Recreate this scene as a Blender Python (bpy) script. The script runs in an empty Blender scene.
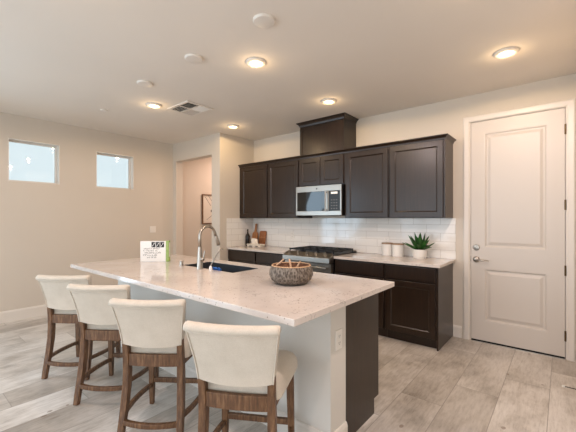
import bpy, bmesh, math, random
from mathutils import Vector, Matrix
random.seed(7)
C = bpy.context.scene.collection
PI = math.pi

# ------------------------------------------------------------------ camera, world, lights, exposure
F, YAW, Y0, H = 332.643, 39.5769, 218.2195, 1.37
cam = bpy.data.cameras.new('camera')
cam.sensor_fit = 'HORIZONTAL'; cam.sensor_width = 36.0
cam.lens = F * 36.0 / 576.0
cam.shift_y = (Y0 - 216.0) / 576.0
cam.clip_start = 0.02
camo = bpy.data.objects.new('camera', cam); C.objects.link(camo)
camo.location = (0, 0, H); camo.rotation_euler = (math.radians(90), 0, math.radians(YAW))
bpy.context.scene.camera = camo

w = bpy.data.worlds.new('world'); bpy.context.scene.world = w; w.use_nodes = True
bg = w.node_tree.nodes['Background']
bg.inputs[0].default_value = (0.88, 0.95, 1.0, 1); bg.inputs[1].default_value = 1.06

def area(name, loc, rot, sx, sy, power, col, spread=180):
    l = bpy.data.lights.new(name, 'AREA'); l.shape = 'RECTANGLE'; l.size = sx; l.size_y = sy
    l.energy = power; l.color = col; l.spread = math.radians(spread)
    o = bpy.data.objects.new(name, l); C.objects.link(o); o.location = loc; o.rotation_euler = rot
    return o
DAY = (0.70, 0.82, 1.0)
WARM = (1.0, 0.71, 0.40)
WARM2 = (1.0, 0.82, 0.78)
# daylight coming in by the glazed doors behind the camera and in the left wall
area('daylight_rear', (-1.7, -3.80, 1.21), (-PI/2, 0, PI), 6.1, 2.35, 124, (.80, .90, 1.0))
area('daylight_side', (-5.90, -1.49, 1.21), (0, -PI/2+math.radians(24), 0), 2.35, 2.8, 118, (.58, .80, 1.0))
area('fill_right', (2.7, -0.6, 1.15), (0, PI/2, 0), 2.1, 3.4, 9, (1.0, .78, .56))  # added warm fill behind the unseen right-hand opening
LAMP_W = 11.5
ADDED_LAMP_W = 54.0
GLOW_W = 1.1
HALL_W = 22.0

vs = bpy.context.scene.view_settings
bpy.context.scene.display_settings.display_device = 'sRGB'
vs.view_transform = 'Standard'; vs.look = 'None'; vs.gamma = 1.0; vs.use_curve_mapping = False
vs.exposure = -0.08

# ------------------------------------------------------------------ materials
def lin(c):
    return tuple(((v/255)/12.92 if v/255 <= .04045 else ((v/255+.055)/1.055)**2.4) for v in c)
class NT:
    def __init__(s, name):
        s.m = bpy.data.materials.new(name); s.m.use_nodes = True
        s.t = s.m.node_tree; s.b = s.t.nodes['Principled BSDF']
    def n(s, typ, **kw):
        x = s.t.nodes.new(typ)
        for k, v in kw.items():
            if k in x.inputs: x.inputs[k].default_value = v
            else: setattr(x, k, v)
        return x
    def l(s, a, b): s.t.links.new(a, b)
    def coords(s, scale=(1,1,1), kind='Object', rot=(0,0,0)):
        tc = s.n('ShaderNodeTexCoord'); mp = s.n('ShaderNodeMapping')
        mp.inputs['Scale'].default_value = scale; mp.inputs['Rotation'].default_value = rot
        s.l(tc.outputs[kind], mp.inputs['Vector']); return mp.outputs['Vector']
    def noise(s, vec, scale, detail=4, rough=.55):
        x = s.n('ShaderNodeTexNoise'); x.inputs['Scale'].default_value = scale
        x.inputs['Detail'].default_value = detail; x.inputs['Roughness'].default_value = rough
        s.l(vec, x.inputs['Vector']); return x.outputs['Fac']
    def ramp(s, fac, stops):
        r = s.n('ShaderNodeValToRGB'); e = r.color_ramp.elements
        while len(e) > 1: e.remove(e[0])
        e[0].position = stops[0][0]; e[0].color = (*lin(stops[0][1]), 1)
        for p, c in stops[1:]:
            k = e.new(p); k.color = (*lin(c), 1)
        s.l(fac, r.inputs['Fac']); return r.outputs['Color']
    def math(s, op, a, b=None, c=None):
        x = s.n('ShaderNodeMath', operation=op)
        for i, v in enumerate((a, b, c)):
            if v is None: continue
            if isinstance(v, (int, float)): x.inputs[i].default_value = v
            else: s.l(v, x.inputs[i])
        return x.outputs[0]
    def mix(s, fac, a, b, blend='MIX'):
        x = s.n('ShaderNodeMix', data_type='RGBA', blend_type=blend)
        for i, v in ((0, fac), (6, a), (7, b)):
            if isinstance(v, (int, float)): x.inputs[i].default_value = v
            elif isinstance(v, tuple): x.inputs[i].default_value = (*lin(v), 1)
            else: s.l(v, x.inputs[i])
        return x.outputs[2]
    def bump(s, h, strength, dist=.002):
        x = s.n('ShaderNodeBump'); x.inputs['Strength'].default_value = strength; x.inputs['Distance'].default_value = dist
        s.l(h, x.inputs['Height']); s.l(x.outputs['Normal'], s.b.inputs['Normal'])
    def set(s, **kw):
        for k, v in kw.items():
            k = k.replace('_', ' ')
            if isinstance(v, (int, float)): s.b.inputs[k].default_value = v
            elif isinstance(v, tuple): s.b.inputs[k].default_value = (*lin(v), 1)
            else: s.l(v, s.b.inputs[k])
        return s.m
def plain(name, rgb, rough=.5, metal=0., spec=.5, var=0.0, scale=20):
    t = NT(name)
    if var:
        f = t.noise(t.coords(), scale)
        lo = tuple(max(0, c*(1-var)) for c in rgb); hi = tuple(min(255, c*(1+var)) for c in rgb)
        t.set(Base_Color=t.ramp(f, [(.3, lo), (.7, hi)]))
    else: t.set(Base_Color=rgb)
    return t.set(Roughness=rough, Metallic=metal, Specular_IOR_Level=spec)

def paint(name, rgb, rough=.75, bumpy=.15):
    t = NT(name); v = t.coords()
    f = t.noise(v, 90, 3); t.bump(f, bumpy, .0015)
    g = t.noise(v, 1.2, 2)
    t.set(Base_Color=t.ramp(g, [(.3, tuple(c*.985 for c in rgb)), (.7, rgb)]), Roughness=rough, Specular_IOR_Level=.3)
    return t.m
M = {}
M['wall'] = paint('wall_paint', (214, 204, 191))
M['ceiling'] = paint('ceiling_paint', (230, 222, 212), .85, .25)
M['pony'] = paint('island_paint', (217, 212, 204))
M['trim'] = plain('trim_white', (226, 219, 210), .35)
M['door'] = plain('door_white', (211, 203, 194), .38)
M['plate'] = plain('plate_white', (236, 231, 223), .35)
M['steel'] = plain('brushed_steel', (168, 162, 154), .34, 1.)
M['nickel'] = plain('brushed_nickel', (176, 168, 158), .3, 1.)
M['chrome'] = plain('satin_chrome', (200, 198, 195), .18, 1.)
M['black'] = plain('black_enamel', (16, 15, 15), .35)
M['blackglass'] = plain('black_glass', (9, 9, 10), .04, spec=.6)
M['iron'] = plain('cast_iron', (22, 21, 21), .5)
M['gap'] = plain('shadow_black', (8, 7, 7), .9)
M['sink'] = plain('dark_composite_sink', (52, 54, 58), .32)
M['white_cer'] = plain('white_ceramic', (238, 234, 228), .3)
M['leaf'] = plain('leaf_green', (32, 74, 26), .42, var=.45, scale=14)
M['cloth'] = plain('cream_cloth', (232, 222, 208), .9, var=.05, scale=60)
M['stripe'] = plain('charcoal_thread', (58, 54, 52), .9)
M['blue'] = plain('blue_cloth', (52, 104, 176), .8, var=.35, scale=40)
M['green'] = plain('green_card', (150, 174, 98), .5, var=.06)
M['card'] = plain('white_card', (238, 235, 230), .5)
M['ink'] = plain('grey_ink', (108, 104, 100), .6)
M['inkblack'] = plain('black_ink', (26, 22, 22), .5)
M['bottle'] = plain('dark_bottle_glass', (22, 14, 10), .25, spec=.4)
M['brass'] = plain('aged_bronze', (116, 98, 74), .35, 1.)
M['rubber'] = plain('white_rubber', (230, 228, 222), .6)
M['paper'] = plain('picture_paper', (222, 214, 202), .6)

def espresso():
    t = NT('espresso_wood'); v = t.coords((14, 14, 1.1))
    f = t.noise(v, 4, 5, .6)
    t.set(Base_Color=t.ramp(f, [(.25, (32, 22, 15)), (.55, (43, 30, 21)), (.8, (54, 38, 28))]),
          Roughness=.30, Specular_IOR_Level=.42, Coat_Weight=.15, Coat_Roughness=.2)
    t.bump(f, .03, .001); return t.m
M['cab'] = espresso()
def stoolwood():
    t = NT('weathered_oak'); v = t.coords((22, 22, 3))
    f = t.noise(v, 3.2, 6, .65)
    t.set(Base_Color=t.ramp(f, [(.25, (60, 39, 24)), (.5, (102, 70, 44)), (.75, (146, 110, 78))]), Roughness=.5)
    t.bump(f, .15, .001); return t.m
M['stool'] = stoolwood()
def wood(name, a, b, c, rough=.5, sc=(30, 30, 3)):
    t = NT(name); f = t.noise(t.coords(sc), 3, 5)
    t.set(Base_Color=t.ramp(f, [(.25, a), (.5, b), (.75, c)]), Roughness=rough); return t.m
M['board'] = wood('acacia_board', (140, 88, 50), (178, 120, 74), (204, 150, 102))
M['board2'] = wood('walnut_board', (116, 66, 36), (156, 96, 56), (182, 124, 78))
M['lid'] = wood('canister_lid_wood', (140, 110, 84), (164, 134, 106), (184, 154, 126))
M['rim'] = wood('bowl_rim_wood', (176, 134, 98), (204, 164, 126), (222, 186, 150))
M['pod'] = wood('dried_pod', (62, 36, 20), (98, 60, 35), (132, 86, 54), .7)
M['stick'] = wood('pale_stick', (178, 134, 100), (206, 166, 132), (226, 192, 160), .7)
def fabric():
    t = NT('linen_fabric'); v = t.coords()
    f = t.noise(v, 220, 2, .7); g = t.noise(v, 9, 3)
    base = t.ramp(g, [(.3, (206, 195, 180)), (.7, (218, 208, 194))])
    t.set(Base_Color=t.mix(.18, base, t.ramp(f, [(.3, (170, 158, 142)), (.7, (232, 224, 212))])), Roughness=.92,
          Specular_IOR_Level=.15, Sheen_Weight=.15)
    t.bump(f, .35, .001); return t.m
M['fabric'] = fabric()
def quartz():
    t = NT('speckled_quartz'); v = t.coords()
    big = t.noise(v, 3.5, 4)
    base = t.ramp(big, [(.3, (207, 196, 188)), (.7, (222, 213, 206))])
    vo = t.n('ShaderNodeTexVoronoi'); vo.inputs['Scale'].default_value = 40; t.l(v, vo.inputs['Vector'])
    spots = t.math('LESS_THAN', vo.outputs['Distance'], .16)
    gate = t.math('GREATER_THAN', t.noise(v, 6, 3), .44)
    f1 = t.math('MULTIPLY', spots, gate)
    c1 = t.mix(t.math('MULTIPLY', f1, .70), base, (126, 104, 88))
    vein = t.math('LESS_THAN', t.math('ABSOLUTE', t.math('SUBTRACT', t.noise(v, 12, 3, .6), .5)), .010)
    vg = t.math('MULTIPLY', vein, t.math('GREATER_THAN', t.noise(v, 5, 2), .60))
    c2 = t.mix(t.math('MULTIPLY', vg, .6), c1, (140, 134, 128))
    fl = t.math('GREATER_THAN', t.noise(v, 160, 2), .66)
    c3 = t.mix(t.math('MULTIPLY', fl, .25), c2, (168, 146, 128))
    t.set(Base_Color=c3, Roughness=.09, Specular_IOR_Level=.5); return t.m
M['quartz'] = quartz()
def floor_mat():
    # wood-look planks of porcelain: 0.3 m wide, 1.2 m long, laid along Y, staggered by row
    t = NT('plank_tile'); tc = t.n('ShaderNodeTexCoord'); sp = t.n('ShaderNodeSeparateXYZ')
    t.l(tc.outputs['Object'], sp.inputs[0]); X, Y = sp.outputs[0], sp.outputs[1]
    u = t.math('DIVIDE', t.math('ADD', X, 60.08), .30)
    row = t.math('FLOOR', u); fu = t.math('SUBTRACT', u, row)
    v = t.math('DIVIDE', t.math('ADD', Y, t.math('ADD', 60.615, t.math('MULTIPLY', row, -.40))), 1.2)
    v = t.math('ADD', v, 0.0)
    col = t.math('FLOOR', v); fv = t.math('SUBTRACT', v, col)
    du = t.math('MULTIPLY', t.math('SUBTRACT', .5, t.math('ABSOLUTE', t.math('SUBTRACT', fu, .5))), .30)
    dv = t.math('MULTIPLY', t.math('SUBTRACT', .5, t.math('ABSOLUTE', t.math('SUBTRACT', fv, .5))), 1.2)
    d = t.math('MINIMUM', du, dv)
    grout = t.math('LESS_THAN', d, .0026)
    cmb = t.n('ShaderNodeCombineXYZ'); t.l(row, cmb.inputs[0]); t.l(col, cmb.inputs[1])
    wn = t.n('ShaderNodeTexWhiteNoise', noise_dimensions='3D'); t.l(cmb.outputs[0], wn.inputs['Vector'])
    # grain coordinates, shifted per plank
    c2 = t.n('ShaderNodeCombineXYZ')
    t.l(t.math('MULTIPLY', X, 9.0), c2.inputs[0]); t.l(t.math('MULTIPLY', Y, 1.3), c2.inputs[1])
    t.l(t.math('MULTIPLY', wn.outputs['Value'], 50.0), c2.inputs[2])
    g = t.noise(c2.outputs[0], 1.4, 7, .62)
    c3 = t.n('ShaderNodeCombineXYZ')
    t.l(t.math('MULTIPLY', X, 2.6), c3.inputs[0]); t.l(t.math('MULTIPLY', Y, 1.7), c3.inputs[1])
    t.l(t.math('MULTIPLY', wn.outputs['Value'], 31.0), c3.inputs[2])
    blot = t.noise(c3.outputs[0], 1.3, 4, .6)
    base = t.ramp(g, [(.25, (166, 162, 156)), (.45, (200, 197, 193)), (.6, (216, 214, 211)), (.8, (228, 227, 225))])
    base = t.mix(.55, base, t.ramp(blot, [(.34, (132, 119, 104)), (.47, (208, 200, 191)), (.60, (246, 242, 238))]))
    fine = t.noise(c2.outputs[0], 7.0, 6, .7)
    base = t.mix(.27, base, t.ramp(fine, [(.36, (140, 131, 122)), (.5, (214, 211, 207)), (.66, (240, 239, 238))]))
    tone = t.ramp(wn.outputs['Value'], [(0, (222, 217, 211)), (1, (255, 253, 250))])
    base = t.mix(1.0, base, tone, 'MULTIPLY')
    vo = t.n('ShaderNodeTexVoronoi'); vo.inputs['Scale'].default_value = 1.0
    c4 = t.n('ShaderNodeCombineXYZ'); t.l(t.math('MULTIPLY', X, 5.2), c4.inputs[0]); t.l(t.math('MULTIPLY', Y, 3.6), c4.inputs[1])
    t.l(c4.outputs[0], vo.inputs['Vector'])
    knot = t.math('LESS_THAN', t.math('ADD', vo.outputs['Distance'], t.math('MULTIPLY', t.noise(tc.outputs['Object'], 30, 2), .10)), .115)
    base = t.mix(t.math('MULTIPLY', knot, .60), base, (110, 84, 62))
    base = t.mix(t.math('MULTIPLY', grout, .75), base, (146, 138, 130))
    t.set(Base_Color=base, Roughness=t.math('ADD', .26, t.math('MULTIPLY', g, .16)), Specular_IOR_Level=.5)
    t.bump(t.math('SUBTRACT', t.math('MULTIPLY', g, .25), grout), .25, .002)
    return t.m
M['floor'] = floor_mat()
def tile_mat(rot):
    t = NT('white_subway_tile'); tc = t.n('ShaderNodeTexCoord'); sp = t.n('ShaderNodeSeparateXYZ')
    t.l(tc.outputs['Object'], sp.inputs[0])
    A = sp.outputs[0] if not rot else sp.outputs[1]
    cb = t.n('ShaderNodeCombineXYZ'); t.l(A, cb.inputs[0]); t.l(t.math('SUBTRACT', sp.outputs[2], .893), cb.inputs[1])
    br = t.n('ShaderNodeTexBrick'); t.l(cb.outputs[0], br.inputs['Vector'])
    br.offset = .5; br.inputs['Scale'].default_value = 1.0
    br.inputs['Brick Width'].default_value = .32; br.inputs['Row Height'].default_value = .1
    br.inputs['Mortar Size'].default_value = .0022; br.inputs['Mortar Smooth'].default_value = .3
    br.inputs['Color1'].default_value = (*lin((238, 234, 228)), 1); br.inputs['Color2'].default_value = (*lin((244, 241, 235)), 1)
    br.inputs['Mortar'].default_value = (*lin((206, 199, 190)), 1)
    t.set(Base_Color=br.outputs['Color'], Roughness=.07, Specular_IOR_Level=.6)
    wv = t.noise(tc.outputs['Object'], 7, 2)
    hh = t.math('ADD', t.math('MULTIPLY', br.outputs['Fac'], -1.), t.math('MULTIPLY', wv, .55))
    t.bump(hh, .35, .004); return t.m
M['tile'] = tile_mat(False); M['tile_side'] = tile_mat(True)
def glass():
    t = NT('window_glass'); t.t.nodes.remove(t.b)
    tr = t.n('ShaderNodeBsdfTransparent'); gl = t.n('ShaderNodeBsdfGlossy'); gl.inputs['Roughness'].default_value = .01
    gl.inputs['Color'].default_value = (1, 1, 1, 1); tr.inputs['Color'].default_value = (.93, .97, .97, 1)
    fr = t.n('ShaderNodeFresnel'); fr.inputs['IOR'].default_value = 1.45
    mx = t.n('ShaderNodeMixShader'); t.l(fr.outputs[0], mx.inputs[0]); t.l(tr.outputs[0], mx.inputs[1]); t.l(gl.outputs[0], mx.inputs[2])
    t.l(mx.outputs[0], t.t.nodes['Material Output'].inputs['Surface']); return t.m
M['glass'] = glass()
def emit(name, col, st):
    t = NT(name); t.set(Base_Color=(250, 240, 225), Roughness=.5)
    t.b.inputs['Emission Color'].default_value = (*col, 1); t.b.inputs['Emission Strength'].default_value = st
    return t.m
M['lens'] = emit('lamp_lens', (1.0, .78, .54), 7.0)
M['digits'] = emit('display_glow', (.75, .85, .9), .35)
def bowl_mat():
    t = NT('carved_grey_wood'); v = t.coords((1, 1, .45))
    vo = t.n('ShaderNodeTexVoronoi'); vo.inputs['Scale'].default_value = 95; t.l(v, vo.inputs['Vector'])
    n2 = t.noise(t.coords((1, 1, .35)), 22, 4)
    c = t.ramp(vo.outputs['Distance'], [(.1, (46, 38, 32)), (.4, (92, 82, 72)), (.75, (150, 140, 128))])
    c = t.mix(t.math('MULTIPLY', n2, .55), c, (74, 58, 47))
    t.set(Base_Color=c, Roughness=.65); t.bump(vo.outputs['Distance'], .7, .004); return t.m
M['bowl'] = bowl_mat()

# ------------------------------------------------------------------ mesh helpers
class B:
    """collects simple shapes and links them as one mesh object"""
    def __init__(s): s.bm = bmesh.new()
    def box(s, x0, x1, y0, y1, z0, z1, mat=None):
        P = [(x0,y0,z0),(x1,y0,z0),(x1,y1,z0),(x0,y1,z0),(x0,y0,z1),(x1,y0,z1),(x1,y1,z1),(x0,y1,z1)]
        if mat: P = [mat @ Vector(p) for p in P]
        v = [s.bm.verts.new(p) for p in P]
        for f in ((0,3,2,1),(4,5,6,7),(0,1,5,4),(1,2,6,5),(2,3,7,6),(3,0,4,7)): s.bm.faces.new([v[i] for i in f])
        return s
    def rings(s, rings, cap0=True, cap1=True, closed=True):
        R = [[s.bm.verts.new(p) for p in r] for r in rings]
        n = len(R[0])
        for a, b in zip(R, R[1:]):
            for i in range(n if closed else n-1):
                s.bm.faces.new((a[i], a[(i+1) % n], b[(i+1) % n], b[i]))
        if cap0: s.bm.faces.new(list(reversed(R[0])))
        if cap1: s.bm.faces.new(R[-1])
        return s
    def lathe(s, prof, cx=0, cy=0, n=32, fn=None):
        rs = []
        for r, z in prof:
            ring = []
            for i in range(n):
                a = 2*PI*i/n; rr = r*(fn(a, z) if fn else 1)
                ring.append((cx+max(rr, 1e-4)*math.cos(a), cy+max(rr, 1e-4)*math.sin(a), z))
            rs.append(ring)
        return s.rings(rs)
    def tube(s, pts, r, n=10, rx=None):
        pts = [Vector(p) for p in pts]; rs = []
        up = None
        for i, p in enumerate(pts):
            t = (pts[min(i+1, len(pts)-1)] - pts[max(i-1, 0)]).normalized()
            if up is None:
                up = Vector((0,0,1)) if abs(t.z) < .9 else Vector((1,0,0))
            a = t.cross(up).normalized(); b = a.cross(t).normalized(); up = b
            rr = r[i] if isinstance(r, (list, tuple)) else r
            rs.append([p + a*(rr*math.cos(2*PI*k/n)) + b*(rr*math.sin(2*PI*k/n)) for k in range(n)])
        return s.rings(rs)
    def bar(s, pts, sizes, right=Vector((1,0,0))):
        """square bar through pts; sizes are (across, deep)"""
        pts = [Vector(p) for p in pts]; rs = []
        for i, p in enumerate(pts):
            t = (pts[min(i+1, len(pts)-1)] - pts[max(i-1, 0)]).normalized()
            b = t.cross(right).normalized(); a = b.cross(t).normalized()
            w, d = sizes[i] if isinstance(sizes, list) else sizes
            rs.append([p - a*w/2 - b*d/2, p + a*w/2 - b*d/2, p + a*w/2 + b*d/2, p - a*w/2 + b*d/2])
        return s.rings(rs)
    def build(s, name, mat, parent=None, bevel=0., seg=2, smooth=False, loc=None, subdiv=0, auto=None):
        bmesh.ops.recalc_face_normals(s.bm, faces=s.bm.faces[:])
        me = bpy.data.meshes.new(name); s.bm.to_mesh(me); s.bm.free()
        o = bpy.data.objects.new(name, me); C.objects.link(o)
        for m in (mat if isinstance(mat, (list, tuple)) else [mat]): me.materials.append(m)
        if parent: o.parent = parent
        if loc: o.location = loc
        if bevel:
            md = o.modifiers.new('bevel', 'BEVEL'); md.width = bevel; md.segments = seg; md.limit_method = 'ANGLE'
            md.angle_limit = math.radians(40)
        if subdiv:
            md = o.modifiers.new('sub', 'SUBSURF'); md.levels = subdiv; md.render_levels = subdiv
        if smooth or subdiv:
            for p in me.polygons: p.use_smooth = True
            if auto:
                me.set_sharp_from_angle(angle=math.radians(auto))
        return o
def tag(o, label, cat, group=None):
    o['label'] = label; o['category'] = cat
    if group: o['group'] = group
    return o
def thing(name, label, cat, loc=(0,0,0), rz=0, group=None):
    o = bpy.data.objects.new(name, None); C.objects.link(o); o.empty_display_size = .1
    o.location = loc; o.rotation_euler = (0, 0, rz); return tag(o, label, cat, group)
def struct(name, b, mat, **kw):
    o = b.build(name, mat, **kw)
    if not kw.get('parent'): o['kind'] = 'structure'
    return o
def copy_tree(o, parent=None):
    c = o.copy(); C.objects.link(c)
    if parent: c.parent = parent
    for ch in list(o.children): copy_tree(ch, c)
    return c
def wall_mesh(axis, c0, c1, u0, u1, z0, z1, holes):
    """wall between planes c0 and c1 on axis ('x' or 'y'), running u0..u1, with through holes (ua, ub, za, zb)"""
    b = B(); us = sorted({u0, u1, *[h[0] for h in holes], *[h[1] for h in holes]})
    zs = sorted({z0, z1, *[h[2] for h in holes], *[h[3] for h in holes]})
    P = lambda u, z, c: (c, u, z) if axis == 'x' else (u, c, z)
    solid = {}
    for i in range(len(us)-1):
        for j in range(len(zs)-1):
            um, zm = (us[i]+us[i+1])/2, (zs[j]+zs[j+1])/2
            solid[i, j] = not any(h[0] < um < h[1] and h[2] < zm < h[3] for h in holes)
    def quad(ps): b.bm.faces.new([b.bm.verts.new(p) for p in ps])
    for (i, j), s_ in solid.items():
        if not s_: continue
        a, e, zl, zh = us[i], us[i+1], zs[j], zs[j+1]
        for c in (c0, c1): quad([P(a,zl,c), P(e,zl,c), P(e,zh,c), P(a,zh,c)])
        if not solid.get((i-1, j)): quad([P(a,zl,c0), P(a,zh,c0), P(a,zh,c1), P(a,zl,c1)])
        if not solid.get((i+1, j)): quad([P(e,zl,c0), P(e,zh,c0), P(e,zh,c1), P(e,zl,c1)])
        if not solid.get((i, j-1)): quad([P(a,zl,c0), P(e,zl,c0), P(e,zl,c1), P(a,zl,c1)])
        if not solid.get((i, j+1)): quad([P(a,zh,c0), P(e,zh,c0), P(e,zh,c1), P(a,zh,c1)])
    bmesh.ops.remove_doubles(b.bm, verts=b.bm.verts[:], dist=1e-5)
    return b
def panel_slab(b, x0, x1, z0, z1, yf, yb, steps, back=True):
    """slab facing -Y whose front is worked in nested rectangles: steps = (inset, depth behind yf)"""
    def rect(i, y): return [(x0+i, y, z0+i), (x1-i, y, z0+i), (x1-i, y, z1-i), (x0+i, y, z1-i)]
    b.rings([rect(0, yb)] + [rect(i, yf+d) for i, d in steps]); return b

# ------------------------------------------------------------------ the room
ZC = 2.756; XL = -5.652; YB = 4.208; YR = 3.444; XR = -4.277; XD = .122
RX, RY = 2.4, -3.6          # room ends behind the camera
struct('floor', B().box(XL-.15, RX+.15, RY-.15, 7.2, -.1, 0), M['floor'])
struct('ceiling', B().box(XL-.15, RX+.15, RY-.15, 7.2, ZC, ZC+.1), M['ceiling'])
W1 = (1.030, 1.618, 1.861, 2.435); W2 = (2.105, 2.701, 1.855, 2.422)
SD = (-2.9, -.08, .02, 2.4)
struct('wall_left', wall_mesh('x', XL-.16, XL, RY-.15, 7.2, 0, ZC, [W1, W2, SD]), M['wall'])
DO = (-.822, .038, 0, 2.462)
struct('wall_back', wall_mesh('y', YB, YB+.13, XR-.1, XD+.15, 0, ZC, [DO]), M['wall'])
struct('wall_light_block', B().box(-1.0, .3, YB+.131, YB+.18, 0, ZC), M['wall'])  # unseen panel added behind the door to stop sky light leaking through
OP = (-5.547, -4.489, 0, 2.4265)
struct('wall_opening', wall_mesh('y', YR, YR+.145, XL, XR, 0, ZC, [OP]), M['wall'])
struct('wall_return', B().box(-4.489, XR, YR+.145, 7.1, 0, ZC), M['wall'])
struct('wall_hall_end', B().box(XL, -4.489, 7.0, 7.1, 0, ZC), M['wall'])
struct('wall_right', B().box(XD, XD+.14, 2.55, YB, 0, ZC), M['wall'])
struct('wall_right_return', B().box(XD+.14, RX+.12, 2.55, 2.69, 0, ZC), M['wall'])
RD = (-2.4, 1.2, .02, 2.2)  # opening added out of view to light the island end and floor
struct('wall_right_far', wall_mesh('x', RX, RX+.12, RY, 2.55, 0, ZC, [RD]), M['wall'])
RS = (-4.8, 1.4, .02, 2.4)  # opening widened to the right to brighten floor and lower door
struct('wall_rear', wall_mesh('y', RY-.15, RY, XL, RX+.12, 0, ZC, [RS]), M['wall'])

def baseboard(name, axis, c, sgn, u0, u1, h=.132):
    prof = [(0, 0), (.014, 0), (.014, h-.022), (.009, h-.006), (.004, h), (0, h)]
    b = B(); rs = []
    for u in (u0, u1):
        rs.append([((c+sgn*d, u, z) if axis == 'x' else (u, c+sgn*d, z)) for d, z in prof])
    b.rings(rs); return struct(name, b, M['trim'])
baseboard('baseboard_left', 'x', XL, 1, SD[1]+.09, YR, .15)
baseboard('baseboard_back', 'y', YB, -1, -.984, -.893)
baseboard('baseboard_opening', 'y', YR, -1, OP[1], XR)
baseboard('baseboard_return', 'x', XR, 1, YR, 3.60)
baseboard('baseboard_hall', 'x', XL, 1, YR+.145, 7.0, .15)
baseboard('baseboard_right', 'x', XD, -1, 2.55, YB-.03)

def window(name, hole):
    ya, yb, za, zb = hole; xo = XL-.105; f = .028
    b = B()
    for (a, c, d, e) in ((ya, ya+f, za, zb), (yb-f, yb, za, zb), (ya+f, yb-f, za, za+f), (ya+f, yb-f, zb-f, zb)):
        b.box(xo-.045, xo, a, c, d, e)
    o = struct(name, b, M['trim'], bevel=.003)
    g = B().box(xo-.030, xo-.024, ya+f, yb-f, za+f, zb-f).build('pane', M['glass'], o)
window('window_1', W1); window('window_2', W2)
# painted sill and edge beads of the high windows
for i, (ya, yb, za, zb) in enumerate((W1, W2)):
    b = B()
    g_ = .0005; k_ = .010
    b.box(XL-.104, XL+.004, ya+g_, ya+k_, za+g_, zb-g_); b.box(XL-.104, XL+.004, yb-k_, yb-g_, za+g_, zb-g_)
    b.box(XL-.104, XL+.004, ya+k_, yb-k_, za+g_, za+k_); b.box(XL-.104, XL+.004, ya+k_, yb-k_, zb-k_, zb-g_)
    struct('trim_%d' % (i+1), b, M['trim'])
# glazed doors behind and beside the camera (daylight); the right-hand one is added for fill
def glazed(name, axis, c, u0, u1, z0, z1, n):
    b = B(); f = .05; st = (u1-u0)/n
    def bx(b, a, e, zl, zh, k0, k1):
        b.box(*((c+k0, c+k1, a, e) if axis == 'x' else (a, e, c+k0, c+k1)), zl, zh)
    for k in range(n):
        a, e = u0+k*st, u0+(k+1)*st
        bx(b, a, a+f, z0, z1, -.03, .03); bx(b, e-f, e, z0, z1, -.03, .03)
        bx(b, a+f, e-f, z0, z0+f, -.03, .03); bx(b, a+f, e-f, z1-f, z1, -.03, .03)
    struct(name, b, M['trim'])
glazed('door_2', 'y', RY-.07, *RS, 6)
glazed('added_door_4', 'x', RX+.06, *RD, 3)
glazed('door_3', 'x', XL-.07, *SD, 3)

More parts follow.
